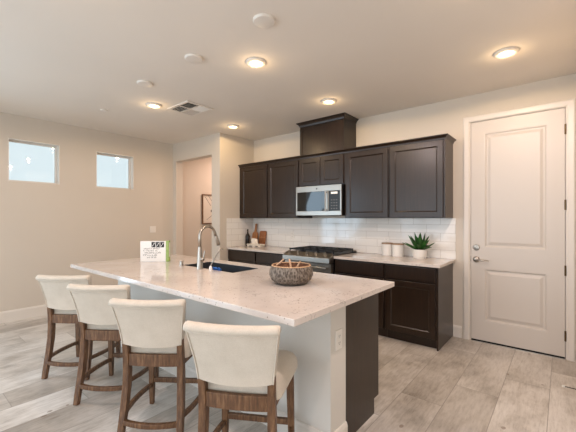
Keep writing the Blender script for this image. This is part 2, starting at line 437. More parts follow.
# the white two-panel door
def entry_door():
    x0, x1, z0, z1 = -.800, .0164, .018, 2.444; yf, yb = YB+.004, YB+.044
    b = B()
    # stiles and rails round two moulded panels
    px0, px1 = -.672, -.118; P = [(.232, .815), (1.045, 2.312)]
    b.box(x0, px0, yf, yb, z0, z1); b.box(px1, x1, yf, yb, z0, z1)
    b.box(px0, px1, yf, yb, z0, P[0][0]); b.box(px0, px1, yf, yb, P[0][1], P[1][0]); b.box(px0, px1, yf, yb, P[1][1], z1)
    o = struct('door_1', b, M['door'])
    for za, zb in P:
        panel_slab(B(), px0, px1, za, zb, yf, yb, [(0, 0), (.012, .002), (.022, .014), (.034, .014), (.062, .003)]).build('door_panel', M['door'], o)
    # casing, two fluted strips each side
    cs = B(); prof = [(0, 0), (0, .010), (.012, .018), (.050, .020), (.060, .016), (.066, .010), (.066, 0)]
    jx0, jx1, jz = DO[0]+.002, DO[1]-.002, DO[3]-.004
    def frame(off, y): return [(jx0-off, y, 0), (jx0-off, y, jz+off), (jx1+off, y, jz+off), (jx1+off, y, 0)]
    cs.rings([frame(d-.008, YB-h) for d, h in prof], cap0=False, cap1=False, closed=False)
    struct('trim_3', cs, M['trim'])
    jb = B().box(DO[0]-.001, x0-.004, YB-.002, YB+.128, 0, DO[3]).box(x1+.004, DO[1]+.001, YB-.002, YB+.128, 0, DO[3]).box(x0, x1, YB-.002, YB+.128, z1+.004, DO[3]+.001)
    struct('trim_4', jb, M['trim'])
    B().box(x0+.002, x1-.002, yf+.004, yb, .005, z0).build('door_gap_shade', M['gap'], o)  # black strip stands in for the shade in the gap under the door
    struct('trim_5', B().box(x0, x1, YB-.018, YB+.03, 0, .006), M['chrome'], bevel=.002)
    for z in (.225, .86, 1.50, 2.235):
        h = B(); h.tube([(x1+.003, YB-.004, z-.05), (x1+.003, YB-.004, z+.05)], .007, 10)
        h.box(x1-.006, x1+.004, YB-.001, YB+.006, z-.048, z+.048); h.build('hinge', M['brass'], o)
    xh = -.747
    d = B(); zz = 1.044
    def disc(b, x, z, prof, n=24):
        b.rings([[(x+r*math.cos(2*PI*k/n), yf-y, z+r*math.sin(2*PI*k/n)) for k in range(n)] for r, y in prof])
    disc(d, xh, zz, [(.033, 0), (.033, .008), (.027, .014), (.017, .015), (.016, .024), (.006, .026)])
    d.box(xh-.003, xh+.003, yf-.030, yf-.02, zz-.009, zz+.009)
    d.build('deadbolt', M['nickel'], o, smooth=True, auto=35)
    l = B(); zz = .910
    disc(l, xh, zz, [(.034, 0), (.034, .006), (.028, .013), (.012, .016), (.011, .045)])
    l.tube([(xh, yf-.045, zz), (xh+.02, yf-.05, zz+.001), (xh+.06, yf-.05, zz-.004), (xh+.095, yf-.046, zz-.001), (xh+.125, yf-.04, zz-.006)], [.010, .0105, .009, .0075, .005], 10)
    l.build('door_handle', M['nickel'], o, smooth=True, auto=45)
    # strike plates on the jamb edge
    B().box(x0-.0042, x0-.0005, YB, YB+.02, .885, .945).build('latch', M['brass'], o)
entry_door()
t = thing('door_stop', 'slim dark door stop with white tip on right baseboard', 'door stop', (XD-.014, 3.318, .08))
B().tube([(0, 0, 0), (-.006, 0, 0)], .011, 14).build('base', M['nickel'], t)
B().tube([(-.006, 0, 0), (-.098, 0, 0)], .0035, 8).build('rod', M['inkblack'], t)
B().tube([(-.096, 0, 0), (-.112, 0, 0), (-.116, 0, 0)], [.008, .008, .005], 12).build('tip', M['rubber'], t)

# ------------------------------------------------------------------ ceiling fittings
def lamp_fixture():
    o = thing('recessed_light', '', 'ceiling light', (0, 0, ZC))
    B().lathe([(.052, 0), (.090, 0), (.093, -.004), (.088, -.014), (.072, -.021), (.062, -.020), (.0525, -.008), (.052, 0)], n=40).build('trim_ring', M['trim'], o, smooth=True)
    B().lathe([(.0521, -.004), (.052, -.010), (.045, -.014), (.03, -.017), (.001, -.018)], n=32).build('lens', M['lens'], o, smooth=True)
    l = bpy.data.lights.new('lamp', 'SPOT'); l.shadow_soft_size = .015; l.spot_size = math.radians(176); l.spot_blend = .12; l.energy = LAMP_W; l.color = WARM
    q = bpy.data.objects.new('lamp', l); C.objects.link(q); q.parent = o; q.location = (0, 0, -.03)
    l = bpy.data.lights.new('lamp_glow', 'POINT'); l.shadow_soft_size = .015; l.energy = GLOW_W; l.color = WARM
    q = bpy.data.objects.new('lamp_glow', l); C.objects.link(q); q.parent = o; q.location = (0, 0, -.10)
    return o
LP = [(-2.099, 2.094, 'glowing round ceiling light nearest above the island, by the small blank discs'),
      (-3.859, 2.094, 'glowing round ceiling light just left of the air vent'),
      (-.366, 3.300, 'glowing round ceiling light in front of the white door'),
      (-2.132, 3.335, 'glowing round ceiling light near the dark box above the microwave'),
      (-3.822, 3.327, 'glowing round ceiling light by the corner of the wall with the opening')]
proto = lamp_fixture()
LP += [(-.366, 2.094, 'added round ceiling light over the floor right of the island, out of view'),  # three unseen lamps added to brighten floor, stools and counters
       (-.366, .60, 'added unseen round ceiling light straight above the camera position'),
       (-2.110, .60, 'added round ceiling light above the bar stools, out of view')]
for i, (x, y, lb) in enumerate(LP):
    o = proto if i == 0 else copy_tree(proto)
    o.location = (x, y, ZC); tag(o, lb, 'ceiling light', 'round ceiling lights that are on')
    if i >= 5:
        for q in o.children:
            if q.type == 'LIGHT' and q.data.type == 'SPOT':
                q.data = q.data.copy(); q.data.energy = ADDED_LAMP_W; q.data.color = WARM2
DP = [(-1.611, 1.686, 'white blank ceiling disc nearest the camera, at top of the photo'),
      (-2.460, 1.700, 'white blank ceiling disc in the middle of the row of three'),
      (-3.302, 1.694, 'white blank ceiling disc furthest from the camera in the row of three')]
for i, (x, y, lb) in enumerate(DP):
    if i == 0:
        dp = B().lathe([(.078, 0), (.078, -.008), (.072, -.016), (.055, -.019), (.001, -.020)], n=40).build('ceiling_cover_plate', M['trim'], smooth=True, auto=40)
        o = dp
    else: o = dp.copy(); C.objects.link(o)
    o.location = (x, y, ZC); tag(o, lb, 'cover plate', 'blank ceiling discs above the island')
o = B().lathe([(.042, 0), (.042, -.006), (.036, -.012), (.001, -.013)], n=28).build('sprinkler_cover', M['trim'], smooth=True, auto=40, loc=(-4.531, 1.782, ZC))
tag(o, 'tiny round white sprinkler cap on ceiling towards the left windows', 'sprinkler cover')
t = thing('air_vent', 'square white ceiling air vent with dark louvers', 'vent', (-3.625, 2.45, ZC), 0)
b = B(); w2, d2 = .225, .19
for a in ((-w2, w2, -d2, -d2+.032), (-w2, w2, d2-.032, d2), (-w2, -w2+.032, -d2+.032, d2-.032), (w2-.032, w2, -d2+.032, d2-.032)):
    b.box(*a, -.012, 0)
b.box(-.010, .010, -d2+.03, d2-.03, -.011, 0); b.box(-w2+.03, w2-.03, -.010, .010, -.011, 0)
b.build('frame', M['trim'], t, bevel=.003)
B().box(-w2+.03, w2-.03, -d2+.03, d2-.03, -.0015, 0).build('duct_shade', M['gap'], t)  # black sheet stands in for the shade inside the duct
for (xa, xb, ya, yb, vert, lean) in ((-w2+.03, -.01, -d2+.03, -.01, 0, 1), (.01, w2-.03, -d2+.03, -.01, 1, 1), (-w2+.03, -.01, .01, d2-.03, 1, -1), (.01, w2-.03, .01, d2-.03, 0, -1)):
    b = B(); n = 5
    for k in range(n):
        f = (k+.5)/n
        if vert:
            x = xa+(xb-xa)*f; mt = Matrix.Translation((x, 0, -.007)) @ Matrix.Rotation(lean*.75, 4, 'Y'); b.box(-.011, .011, ya, yb, -.0007, .0007, mt)
        else:
            y = ya+(yb-ya)*f; mt = Matrix.Translation((0, y, -.007)) @ Matrix.Rotation(lean*.75, 4, 'X'); b.box(xa, xb, -.011, .011, -.0007, .0007, mt)
    b.build('louver', M['trim'], t)
hl = bpy.data.lights.new('hall_lamp', 'AREA'); hl.shape = 'DISK'; hl.size = .3; hl.energy = HALL_W; hl.color = (1, .72, .58)
ho = bpy.data.objects.new('hall_lamp', hl); C.objects.link(ho); ho.location = (-4.95, 4.7, ZC-.03)

# ------------------------------------------------------------------ upper cabinets
YU = 3.87
SH = [(0, 0), (.058, 0), (.061, .004), (.068, .008), (.070, .011), (.074, .011)]
def shaker(name, x0, x1, z0, z1, yf, parent, steps=SH):
    o = panel_slab(B(), x0, x1, z0, z1, yf, yf+.019, [(0, .002), (.002, 0)] + list(steps[1:])).build(name, M['cab'], parent)
    return o
def upper(x0, x1, z0, z1, doors, label):
    t = thing('upper_cabinet', label, 'cabinet', (0, 0, 0), 0, 'dark upper cabinets on the kitchen wall')
    B().box(x0, x1, YU, YB-.001, z0, z1).build('body', M['cab'], t, bevel=.0015)
    for a, c in doors: shaker('door', a, c, z0+.011, z1-.012, YU-.0195, t)
    return t
UZ0, UZ1 = 1.372, 2.232
upper(-4.236, -3.611, UZ0, UZ1, [(-4.222, -3.622)], 'tall dark upper cabinet at left end beside the return wall')
upper(-3.609, -2.988, UZ0, UZ1, [(-3.598, -2.999)], 'tall dark upper cabinet just left of the microwave')
upper(-2.986, -2.226, 1.822, UZ1, [(-2.972, -2.611), (-2.601, -2.240)], 'short two-door dark cabinet above the microwave')
upper(-2.224, -1.613, UZ0, UZ1, [(-2.198, -1.626)], 'tall dark upper cabinet just right of the microwave')
upper(-1.611, -.985, UZ0, UZ1, [(-1.598, -1.004)], 'tall dark upper cabinet at right end nearest the white door')
o = B().box(XR+.001, -4.238, YU+.002, YB-.001, UZ0, UZ1).build('filler_strip', M['cab'])
tag(o, 'narrow dark filler between left upper cabinet and side wall', 'filler')
def crown(name, x0, x1, y0, y1, z0, prof, left=True):
    b = B()
    def path(d, z):
        l = x0-d if left else x0
        return [(l, y1, z), (l, y0-d, z), (x1+d, y0-d, z), (x1+d, y1, z)]
    b.rings([path(d, z0+h) for d, h in prof]); return b
CP = [(.0, 0), (.004, 0), (.006, .012), (.014, .024), (.030, .034), (.035, .038), (.035, .046), (.0, .046)]
o = crown('c', XR+.002, -.985, YU-.004, YB-.001, UZ1-.018, CP, False).build('crown_molding', M['cab'])
o.location.z = .0185
tag(o, 'long dark crown moulding running along the tops of the upper cabinets', 'moulding')
t = thing('vent_chase', 'tall dark boxed vent chase with crown reaching the ceiling', 'vent chase')
B().box(-2.968, -2.238, YU, YB-.001, UZ1+.0495, ZC-.05).build('body', M['cab'], t)
for a, c in ((-2.968, -2.925), (-2.281, -2.238)): B().box(a, c, YU-.006, YU-.0002, UZ1+.0495, ZC-.063).build('stile', M['cab'], t)
crown('c', -2.968, -2.238, YU-.006, YB-.001, ZC-.062, [(0, 0), (.004, 0), (.008, .018), (.018, .034), (.034, .046), (.040, .050), (.040, .060), (0, .060)]).build('crown', M['cab'], t)

# ------------------------------------------------------------------ microwave
mx0, mx1, my, mz0, mz1 = -2.983, -2.229, 3.79, 1.409, 1.8205
t = thing('microwave', 'stainless steel microwave hung under the short dark cabinet', 'microwave')
B().box(mx0+.003, mx1-.003, my+.032, YB-.013, mz0, mz1-.002).build('body', M['black'], t, bevel=.003)
xd = -2.425
b = B()
wx0, wx1, wz0, wz1 = mx0+.022, xd-.060, mz0+.062, mz1-.085
yf = my
for a in ((mx0, mx1, mz1-.083, mz1-.002), (mx0, mx1, mz0, mz0+.06)): b.box(a[0], a[1], yf, yf+.03, a[2], a[3])
for a in ((mx0, wx0), (wx1, xd), (mx1-.022, mx1)): b.box(a[0], a[1], yf, yf+.03, mz0+.06, mz1-.083)
b.build('door', M['steel'], t, bevel=.003)
B().box(wx0, wx1, yf+.004, yf+.028, mz0+.06, mz1-.083).build('window', M['blackglass'], t)
cp = B().box(xd, mx1-.022, yf+.002, yf+.028, mz0+.06, mz1-.083).build('control_panel', M['black'], t)
B().box(xd+.035, mx1-.06, yf+.0012, yf+.0022, mz1-.125, mz1-.098).build('display', M['digits'], cp)
for r in range(4):
    for c in range(3): B().box(xd+.036+c*.038, xd+.056+c*.038, yf+.0012, yf+.0022, mz0+.085+r*.038, mz0+.098+r*.038).build('button', M['ink'], cp)
b = B(); xh = xd-.030
b.tube([(xh, yf-.034, mz0+.05), (xh, yf-.034, mz1-.08)], .010, 14)
for z in (mz0+.075, mz1-.105): b.box(xh-.006, xh+.006, yf-.03, yf, z-.008, z+.008)
b.build('handle', M['steel'], t, smooth=True, auto=40)
B().lathe([(.011, 0), (.011, .0012), (.001, .0013)], n=20).build('badge', M['inkblack'], t, loc=(-2.62, yf, mz1-.043)).rotation_euler = (PI/2, 0, 0)
B().box(mx0+.04, mx1-.05, my+.06, YB-.06, mz0-.006, mz0).build('vent_grille', M['inkblack'], t)

# ------------------------------------------------------------------ base cabinets and worktops
YF = 3.622; ZT = .893; ST = .031
def base(x0, x1, label, group, end=False, ndoor=1):
    t = thing('base_cabinet', label, 'cabinet', (0, 0, 0), 0, group)
    b = B().box(x0, x1, YF, YB-.001, .105, ZT-ST-.001)
    b.build('body', M['cab'], t, bevel=.0012)
    B().box(x0, x1-.019 if end else x1, YF+.06, YB-.001, .0005, .105).build('toe_kick', M['cab'], t)
    if end: B().box(x1, x1+.016, YF, YB-.001, .0005, ZT-ST-.001).build('end_panel', M['cab'], t, bevel=.001)
    n = ndoor; wd = (x1-x0)/n
    for k in range(n):
        a, c = x0+k*wd+.012, x0+(k+1)*wd-.012
        shaker('door', a, c, .118, .682, YF-.0195, t)
        B().box(a, c, YF-.0195, YF-.0005, .704, .845).build('drawer', M['cab'], t, bevel=.002)
    return t
g = 'dark base cabinets along the kitchen wall'
base(XR+.003, -3.62, 'dark base cabinet at the far left beside the side wall', g)
base(-3.618, -2.992, 'dark base cabinet just left of the range', g)
base(-2.222, -1.562, 'dark base cabinet just right of the range', g)
base(-1.560, -1.003, 'dark base cabinet at right end nearest the white door', g, end=True)
o = B().box(XR+.002, -2.992, 3.585, YB-.001, ZT-ST, ZT).build('worktop', M['quartz'], bevel=.003)
tag(o, 'pale quartz worktop left of the range under the cutting boards', 'worktop', 'kitchen wall worktops')
o = B().box(-2.222, -.962, 3.585, YB-.001, ZT-ST, ZT).build('worktop', M['quartz'], bevel=.003)
tag(o, 'pale quartz worktop right of the range carrying plant and canisters', 'worktop', 'kitchen wall worktops')
o = B().box(XR+.0095, -.955, YB-.010, YB-.0005, ZT+.0005, 1.371).build('backsplash', M['tile'], bevel=.002)
tag(o, 'white glossy subway tile backsplash along the kitchen wall', 'backsplash')
o = B().box(XR+.0005, XR+.009, 3.586, YB-.0005, ZT+.0005, 1.371).build('backsplash', M['tile_side'], bevel=.002)
tag(o, 'white subway tile backsplash return on the short left side wall', 'backsplash')

# ------------------------------------------------------------------ range
rx0, rx1 = -2.987, -2.227
t = thing('range', 'stainless gas range with black grates between the dark base cabinets', 'range')
B().box(rx0+.003, rx1-.003, 3.605, YB-.014, .001, .895).build('body', M['black'], t)
B().rings([[(x, 3.60, .912), (x, 3.595, .918), (x, 3.495, .868), (x, 3.490, .805), (x, 3.603, .80)] for x in (rx0+.002, rx1-.002)]).build('control_panel', M['steel'], t, bevel=.003)
sl = math.atan2(.05, .10)
for k in range(5):
    x = rx0+.09+k*(rx1-rx0-.18)/4
    kb = B().lathe([(.021, 0), (.021, .005), (.017, .007), (.015, .034), (.013, .037), (.001, .038)], n=20)
    kb.box(-.004, .004, -.018, .018, .036, .042)
    o = kb.build('knob', M['nickel'], t, smooth=True, auto=40, loc=(x, 3.545, .8935)); o.rotation_euler = (sl, 0, 0)
ct = B().box(rx0-.006, rx1+.006, 3.585, YB-.012, .8965, .908).build('cooktop', M['black'], t, bevel=.003)
B().box(rx0-.004, rx1+.004, YB-.060, YB-.012, .908, .925).build('rear_trim', M['steel'], t, bevel=.003)
for k, (bx_, by_) in enumerate(((-2.82, 3.74), (-2.82, 4.02), (-2.607, 3.88), (-2.395, 3.74), (-2.395, 4.02))):
    B().lathe([(.05, .908), (.05, .914), (.036, .918), (.036, .926), (.001, .927)], bx_, by_, 20).build('burner', M['iron'], t, smooth=True, auto=40)
for k in range(3):
    a = rx0+.016+k*.2435; c = a+.240; y0, y1 = 3.625, 4.135; b = B(); z0, z1 = .934, .952
    for (p, q, r_, s_) in ((a, c, y0, y0+.012), (a, c, y1-.012, y1), (a, a+.012, y0, y1), (c-.012, c, y0, y1)): b.box(p, q, r_, s_, z0, z1)
    for f in (.33, .66): b.box(a, c, y0+(y1-y0)*f-.005, y0+(y1-y0)*f+.005, z0+.002, z1)
    b.box((a+c)/2-.005, (a+c)/2+.005, y0, y1, z0+.002, z1)
    for p in (a+.004, c-.012):
        for q in (y0+.002, y1-.012): b.box(p, p+.010, q, q+.010, .908, z0)
    b.build('grate', M['iron'], t)
d = B().box(rx0+.006, rx1-.006, 3.540, 3.604, .205, .792).build('oven_door', M['steel'], t, bevel=.004)
B().box(rx0+.10, rx1-.10, 3.538, 3.541, .33, .64).build('oven_window', M['blackglass'], d)
b = B().tube([(rx0+.04, 3.490, .745), (rx1-.04, 3.490, .745)], .012, 14)
for x in (rx0+.07, rx1-.07): b.box(x-.009, x+.009, 3.490, 3.541, .735, .755)
b.build('handle', M['steel'], d, smooth=True, auto=40)
B().box(rx0+.006, rx1-.006, 3.566, 3.604, .06, .197).build('drawer', M['steel'], t, bevel=.004)

# ------------------------------------------------------------------ island
IX0, IX1, IY0, IY1, IZ = -3.772, -.931, 1.1705, 2.3269, .914; IT = .034
BX0, BX1 = -3.745, -1.022; PY0, PY1, CY1 = 1.617, 1.789, 2.256
t = thing('kitchen_island', 'large island base, pale painted wall with dark end panel', 'island')
zt = IZ-IT-.001
B().box(BX0, BX1, PY0, PY1, .0005, zt).build('pony_wall', M['pony'], t)
b = B()
prof = [(PY1+.0005, .0005), (CY1-.07, .0005), (CY1-.07, .105), (CY1, .105), (CY1, zt), (PY1+.0005, zt)]
b.rings([[(x, y, z) for y, z in prof] for x in (BX1-.020, BX1)])
b.build('end_panel', M['cab'], t)
b = B(); b.rings([[(x, y, z) for y, z in prof] for x in (BX0, BX0+.020)]); b.build('end_panel', M['cab'], t)
B().box(BX0+.02, BX1-.02, CY1-.018, CY1, .105, zt).build('face_frame', M['cab'], t)
B().box(BX0+.02, BX1-.02, PY1+.001, CY1-.07, .0005, .105).build('toe_kick', M['cab'], t)
nd = 5; wd = (BX1-BX0-.02)/nd
for k in range(nd):
    a = BX0+.01+k*wd
    o = shaker('door', -(a+wd-.012), -(a+.012), .118, .84, -(CY1+.0195), t); o.rotation_euler = (0, 0, PI)
# baseboard round the pony wall
b = B(); hb = .132
prof = [(0, 0), (.014, 0), (.014, hb-.022), (.009, hb-.006), (.004, hb), (0, hb)]
b.rings([[(BX0-d, PY1, z+.0006), (BX0-d, PY0-d, z+.0006), (BX1+d, PY0-d, z+.0006), (BX1+d, PY1, z+.0006)] for d, z in prof], cap0=False, cap1=False, closed=False)
b.build('baseboard', M['trim'], t)

SX0, SX1, SY0, SY1 = -2.865, -2.125, 1.846, 2.168
b = B()
def r4(x0, x1, y0, y1, z): return [(x0, y0, z), (x1, y0, z), (x1, y1, z), (x0, y1, z)]
b.rings([r4(SX0, SX1, SY0, SY1, IZ-IT), r4(IX0, IX1, IY0, IY1, IZ-IT), r4(IX0, IX1, IY0, IY1, IZ), r4(SX0, SX1, SY0, SY1, IZ), r4(SX0, SX1, SY0, SY1, IZ-IT)], cap0=False, cap1=False)
bmesh.ops.remove_doubles(b.bm, verts=b.bm.verts[:], dist=1e-5)
o = b.build('island_countertop', M['quartz'], bevel=.003)
tag(o, 'large white speckled quartz countertop on the island', 'countertop')
zb = IZ-IT-.0008
def q4(i, z): return r4(SX0+i, SX1-i, SY0+i, SY1-i, z)
b = B().rings([q4(.0025, zb-.215), q4(.0025, IZ-.0012), q4(.007, IZ-.0012), q4(.009, zb-.19), q4(.030, zb-.2049)])
t = thing('sink', 'dark undermount sink set in the island countertop', 'sink')
b.build('basin', M['sink'], t)
B().lathe([(.045, zb-.2049), (.045, zb-.202), (.03, zb-.204), (.001, zb-.2045)], -2.5, 2.02, 24).build('drain', M['chrome'], t, smooth=True, auto=40)

fx, fy = -2.518, 1.802
t = thing('faucet', 'tall brushed nickel gooseneck faucet behind the sink rim', 'faucet', (fx, fy, IZ+.0005))
B().lathe([(.030, 0), (.030, .004), (.027, .010), (.025, .06), (.021, .13), (.0165, .185), (.0145, .20)], n=24).build('base', M['nickel'], t, smooth=True, auto=40)
pts = [(0, 0, .195), (0, 0, .275)]
R_ = .085
for k in range(0, 15):
    a = PI - k*(PI*1.0)/14*.92
    pts.append((0, R_+R_*math.cos(a), .295+R_*math.sin(a)))
ly, lz = pts[-1][1], pts[-1][2]; dy, dz = pts[-1][1]-pts[-2][1], pts[-1][2]-pts[-2][2]; L_ = math.hypot(dy, dz)
pts.append((0, ly+dy/L_*.03, lz+dz/L_*.03))
B().tube(pts, .0125, 14).build('neck', M['nickel'], t, smooth=True)
p = Vector(pts[-1]); d_ = Vector((0, dy/L_, dz/L_))
B().tube([p, p+d_*.01, p+d_*.06, p+d_*.085, p+d_*.092], [.0135, .016, .018, .0195, .016], 16).build('spray_head', M['nickel'], t, smooth=True, auto=50)
hh = B().tube([(.018, 0, .09), (.045, .004, .09), (.05, .004, .09)], [.016, .016, .012], 14)
hh.tube([(.043, .004, .09), (.047, .012, .13), (.05, .016, .165)], [.007, .006, .005], 8)
hh.build('handle', M['nickel'], t, smooth=True, auto=50)
t = thing('filter_tap', 'thin bent tap with white base right of the tall faucet', 'tap', (-2.392, 1.824, IZ+.0005))
B().lathe([(.015, 0), (.015, .012), (.012, .026), (.008, .036)], n=18).build('base', M['white_cer'], t, smooth=True, auto=40)
B().tube([(0, 0, .036), (.012, .035, .10), (.022, .066, .155), (.026, .078, .172), (.030, .092, .180), (.036, .112, .178)], .006, 8).build('spout', M['nickel'], t, smooth=True)
t = thing('air_switch', 'short round brushed metal cap on the counter left of the faucet', 'soap pump', (-2.81, 1.802, IZ+.0005))
B().lathe([(.021, 0), (.021, .004), (.017, .006), (.017, .048), (.015, .051), (.001, .0515)], n=24).build('cap', M['nickel'], t, smooth=True, auto=40)
B().lathe([(.024, -.0003), (.024, .003), (.018, .0035)], n=24).build('flange', M['chrome'], t, smooth=True, auto=40)
# crumpled cloth over the sink rim
b = B(); n = 9; g_ = []
for i in range(n):
    row = []
    for j in range(n):
        u, v = i/(n-1), j/(n-1)
        x = -2.410+u*.11; y = 1.845+v*.060
        z = IZ+.004+.012*abs(math.sin(u*9+v*3))+.008*abs(math.cos(v*8-u*4))
        if v > .30: y = 1.845+.30*.060+(v-.30)*.012; z = IZ+.006-(v-.30)*.10+.003*math.sin(u*11)
        row.append(b.bm.verts.new((x, y+.004*math.sin(u*8), z)))
    g_.append(row)
for i in range(n-1):
    for j in range(n-1): b.bm.faces.new((g_[i][j], g_[i+1][j], g_[i+1][j+1], g_[i][j+1]))
o = b.build('dish_cloth', M['blue'], smooth=True)
md = o.modifiers.new('thick', 'SOLIDIFY'); md.thickness = .004; md.offset = 1
tag(o, 'crumpled blue cloth on the sink rim beside the faucet', 'cloth')

# wall plates
def outlet(name, label, loc, rz, cat='outlet', gang=False, rocker=False, group=None):
    t = thing(name, label, cat, loc, rz, group)
    wv = .058 if gang else .036
    B().box(-wv, wv, -.006, -.0003, -.058, .058).build('plate', M['plate'], t, bevel=.003)
    if rocker:
        for x in ((-.024, .024) if gang else (0,)): B().box(x-.015, x+.015, -.009, -.0061, -.033, .033).build('rocker', M['plate'], t, bevel=.002)
    else:
        for z in (-.020, .020):
            o = B().box(-.016, .016, -.0085, -.0061, z-.014, z+.014).build('socket', M['plate'], t, bevel=.004)
            B().box(-.008, -.0055, -.0089, -.0084, z-.002, z+.007).box(.0055, .008, -.0089, -.0084, z-.002, z+.007).box(-.002, .002, -.0089, -.0084, z-.010, z-.006).build('slots', M['stripe'], o)
    return t
outlet('wall_outlet', 'white outlet plate on the backsplash left of the range', (-3.373, YB-.010, 1.10), 0, group='white wall outlets')
outlet('wall_outlet', 'white outlet plate on the backsplash above the canisters', (-1.786, YB-.010, 1.075), 0, group='white wall outlets')
outlet('wall_outlet', 'white outlet on the painted end of the island', (BX1, 1.703, .655), PI/2, group='white wall outlets')
outlet('light_switch', 'white switch plate on the left wall beyond the island', (XL, 3.045, 1.172), PI/2, 'switch', True, True)

# ------------------------------------------------------------------ bar stools
def stool():
    t = thing('bar_stool', '', 'bar stool')
    LX = .192
    # rear legs, sabre curved
    for s in (-1, 1):
        pts = [(s*.185, -.258, .0005), (s*.182, -.244, .08), (s*.177, -.218, .20), (s*.172, -.199, .33), (s*.170, -.195, .43), (s*.170, -.202, .53), (s*.172, -.214, .64)]
        B().bar(pts, [(.034, .034), (.036, .038), (.038, .044), (.038, .048), (.038, .048), (.036, .042), (.034, .036)]).build('leg', M['stool'], t, bevel=.003)
    for s in (-1, 1):
        pts = [(s*.203, .197, .0005), (s*.202, .195, .10), (s*.198, .188, .34), (s*.196, .184, .50)]
        B().bar(pts, [(.028, .028), (.034, .034), (.040, .040), (.040, .040)]).build('leg', M['stool'], t, bevel=.003)
    # rails under the seat
    def bow(p, q, d, n=9):
        p, q, d = Vector(p), Vector(q), Vector(d)
        return [p.lerp(q, k/(n-1)) + d*(1-(2*k/(n-1)-1)**2) for k in range(n)]
    def hbar(b, pts, wdt, hgt):
        rs = []
        for i, p in enumerate(pts):
            tt = (pts[min(i+1, len(pts)-1)]-pts[max(i-1, 0)]); tt.z = 0; tt.normalize(); a = Vector((-tt.y, tt.x, 0))
            rs.append([p-a*wdt/2-Vector((0,0,hgt/2)), p+a*wdt/2-Vector((0,0,hgt/2)), p+a*wdt/2+Vector((0,0,hgt/2)), p-a*wdt/2+Vector((0,0,hgt/2))])
        return b.rings(rs)
    hbar(B(), bow((-.170, -.200, .500), (.170, -.200, .500), (0, -.014, 0)), .026, .074).build('rear_rail', M['stool'], t, bevel=.004)
    hbar(B(), bow((-.196, .184, .488), (.196, .184, .488), (0, .0, 0)), .024, .05).build('front_rail', M['stool'], t, bevel=.003)
    for s in (-1, 1): hbar(B(), bow((s*.172, -.19, .488), (s*.196, .18, .488), (0, 0, 0)), .022, .05).build('side_rail', M['stool'], t, bevel=.003)
    # foot rails
    hbar(B(), bow((-.180, -.234, .130), (.180, -.234, .130), (0, -.035, 0), 13), .026, .030).build('stretcher', M['stool'], t, bevel=.004)
    hbar(B(), bow((-.201, .193, .180), (.201, .193, .180), (0, .0, 0)), .024, .034).build('stretcher', M['stool'], t, bevel=.004)
    for s in (-1, 1): hbar(B(), bow((s*.179, -.222, .165), (s*.201, .193, .145), (s*.022, 0, 0), 11), .024, .030).build('stretcher', M['stool'], t, bevel=.004)
    # seat cushion
    b = B(); rs = []
    def outline(ins, z, n=10):
        y0, y1 = -.190+ins, .220-ins; r = max(.05-ins*.4, .015); xf = lambda y: .212+.030*(y+.19)/.41-ins; P = []
        for cx, cy, a0 in ((xf(y1)-r, y1-r, 0), (-(xf(y1)-r), y1-r, PI/2), (-(xf(y0)-r), y0+r, PI), (xf(y0)-r, y0+r, 1.5*PI)):
            for k in range(6):
                a = a0+k*PI/2/5; P.append((cx+r*math.cos(a), cy+r*math.sin(a), z))
        return P
    for ins, z in ((.012, .500), (.003, .503), (0, .514), (0, .540), (.006, .566), (.020, .588), (.045, .604), (.09, .614), (.16, .618)): rs.append(outline(ins, z))
    b.rings(rs); seat = b.build('seat', M['fabric'], t, smooth=True, auto=50)
    # back rest: profile swept from side to side
    zb0, zt0 = .604, .893
    def spine(f):   # f 0..1 up the back
        return (-.206-.074*f**1.5, zb0+(zt0-zb0)*f)
    prof = []
    for k in range(11):
        f = k/10*.94; y, z = spine(f); prof.append((y+.026, z, f))
    y, z = spine(.94); cy, cz, rr = y-.008, z+.0, .034
    for k in range(1, 10):
        a = -.15+k*(PI*1.12)/9; prof.append((cy+rr*math.cos(a)*1.0, cz-.006+rr*.72*math.sin(a), 1.0))
    for k in range(10, -1, -1):
        f = k/10*.84; y, z = spine(f); prof.append((y-.026, z, f))
    def hw(f): return .186+.040*f**1.15
    us = [-1, -.985, -.95, -.86, -.7, -.5, -.25, 0, .25, .5, .7, .86, .95, .985, 1]
    rs = []
    for u in us:
        shr = {1: .62, .985: .86, .95: .97}.get(abs(u), 1.)
        ring = []
        my_ = [spine(min(f, .94)) for _, _, f in prof]
        for (y, z, f), (sy, sz) in zip(prof, my_):
            yy = sy + (y-sy)*shr - .018*(1-u*u)*(.5+.5*f)
            top = max(0, (f-.84)/.16)
            zz = z - .006*(1-u*u)*f - (1-shr)*.03*top - .020*(1-u*u)*max(0, 1-f*2.2)**1.5
            ring.append((u*hw(f), yy, zz))
        rs.append(ring)
    bk = B().rings(rs).build('backrest', M['fabric'], t, smooth=True, auto=60)
    for s in (-1, 1):
        pts = []
        for k in range(11):
            f = k/10*.88; y, z = spine(f); pts.append((s*hw(f)*.985, y-.027, z))
        B().tube(pts, .0042, 6).build('piping', M['fabric'], bk, smooth=True)
    pts = []
    for u in [k/8-1 for k in range(17)]:
        y, z = spine(.84); pts.append((u*hw(.84)*.985, y-.0265-.018*(1-u*u)*.92, z-.006*(1-u*u)))
    B().tube(pts, .0035, 6).build('piping', M['fabric'], bk, smooth=True)
    return t
SP = [(-3.416, 1.181, 37.0, 'cream upholstered bar stool at far left end of the island'),
      (-2.753, 1.211, 35.5, 'cream upholstered bar stool second from the left end of the island'),
      (-2.063, 1.217, 36.0, 'cream upholstered bar stool third from left, beside the nearest stool'),
      (-1.303, 1.245, 30.3, 'cream upholstered bar stool nearest the camera at the right end of the island')]
st = stool()
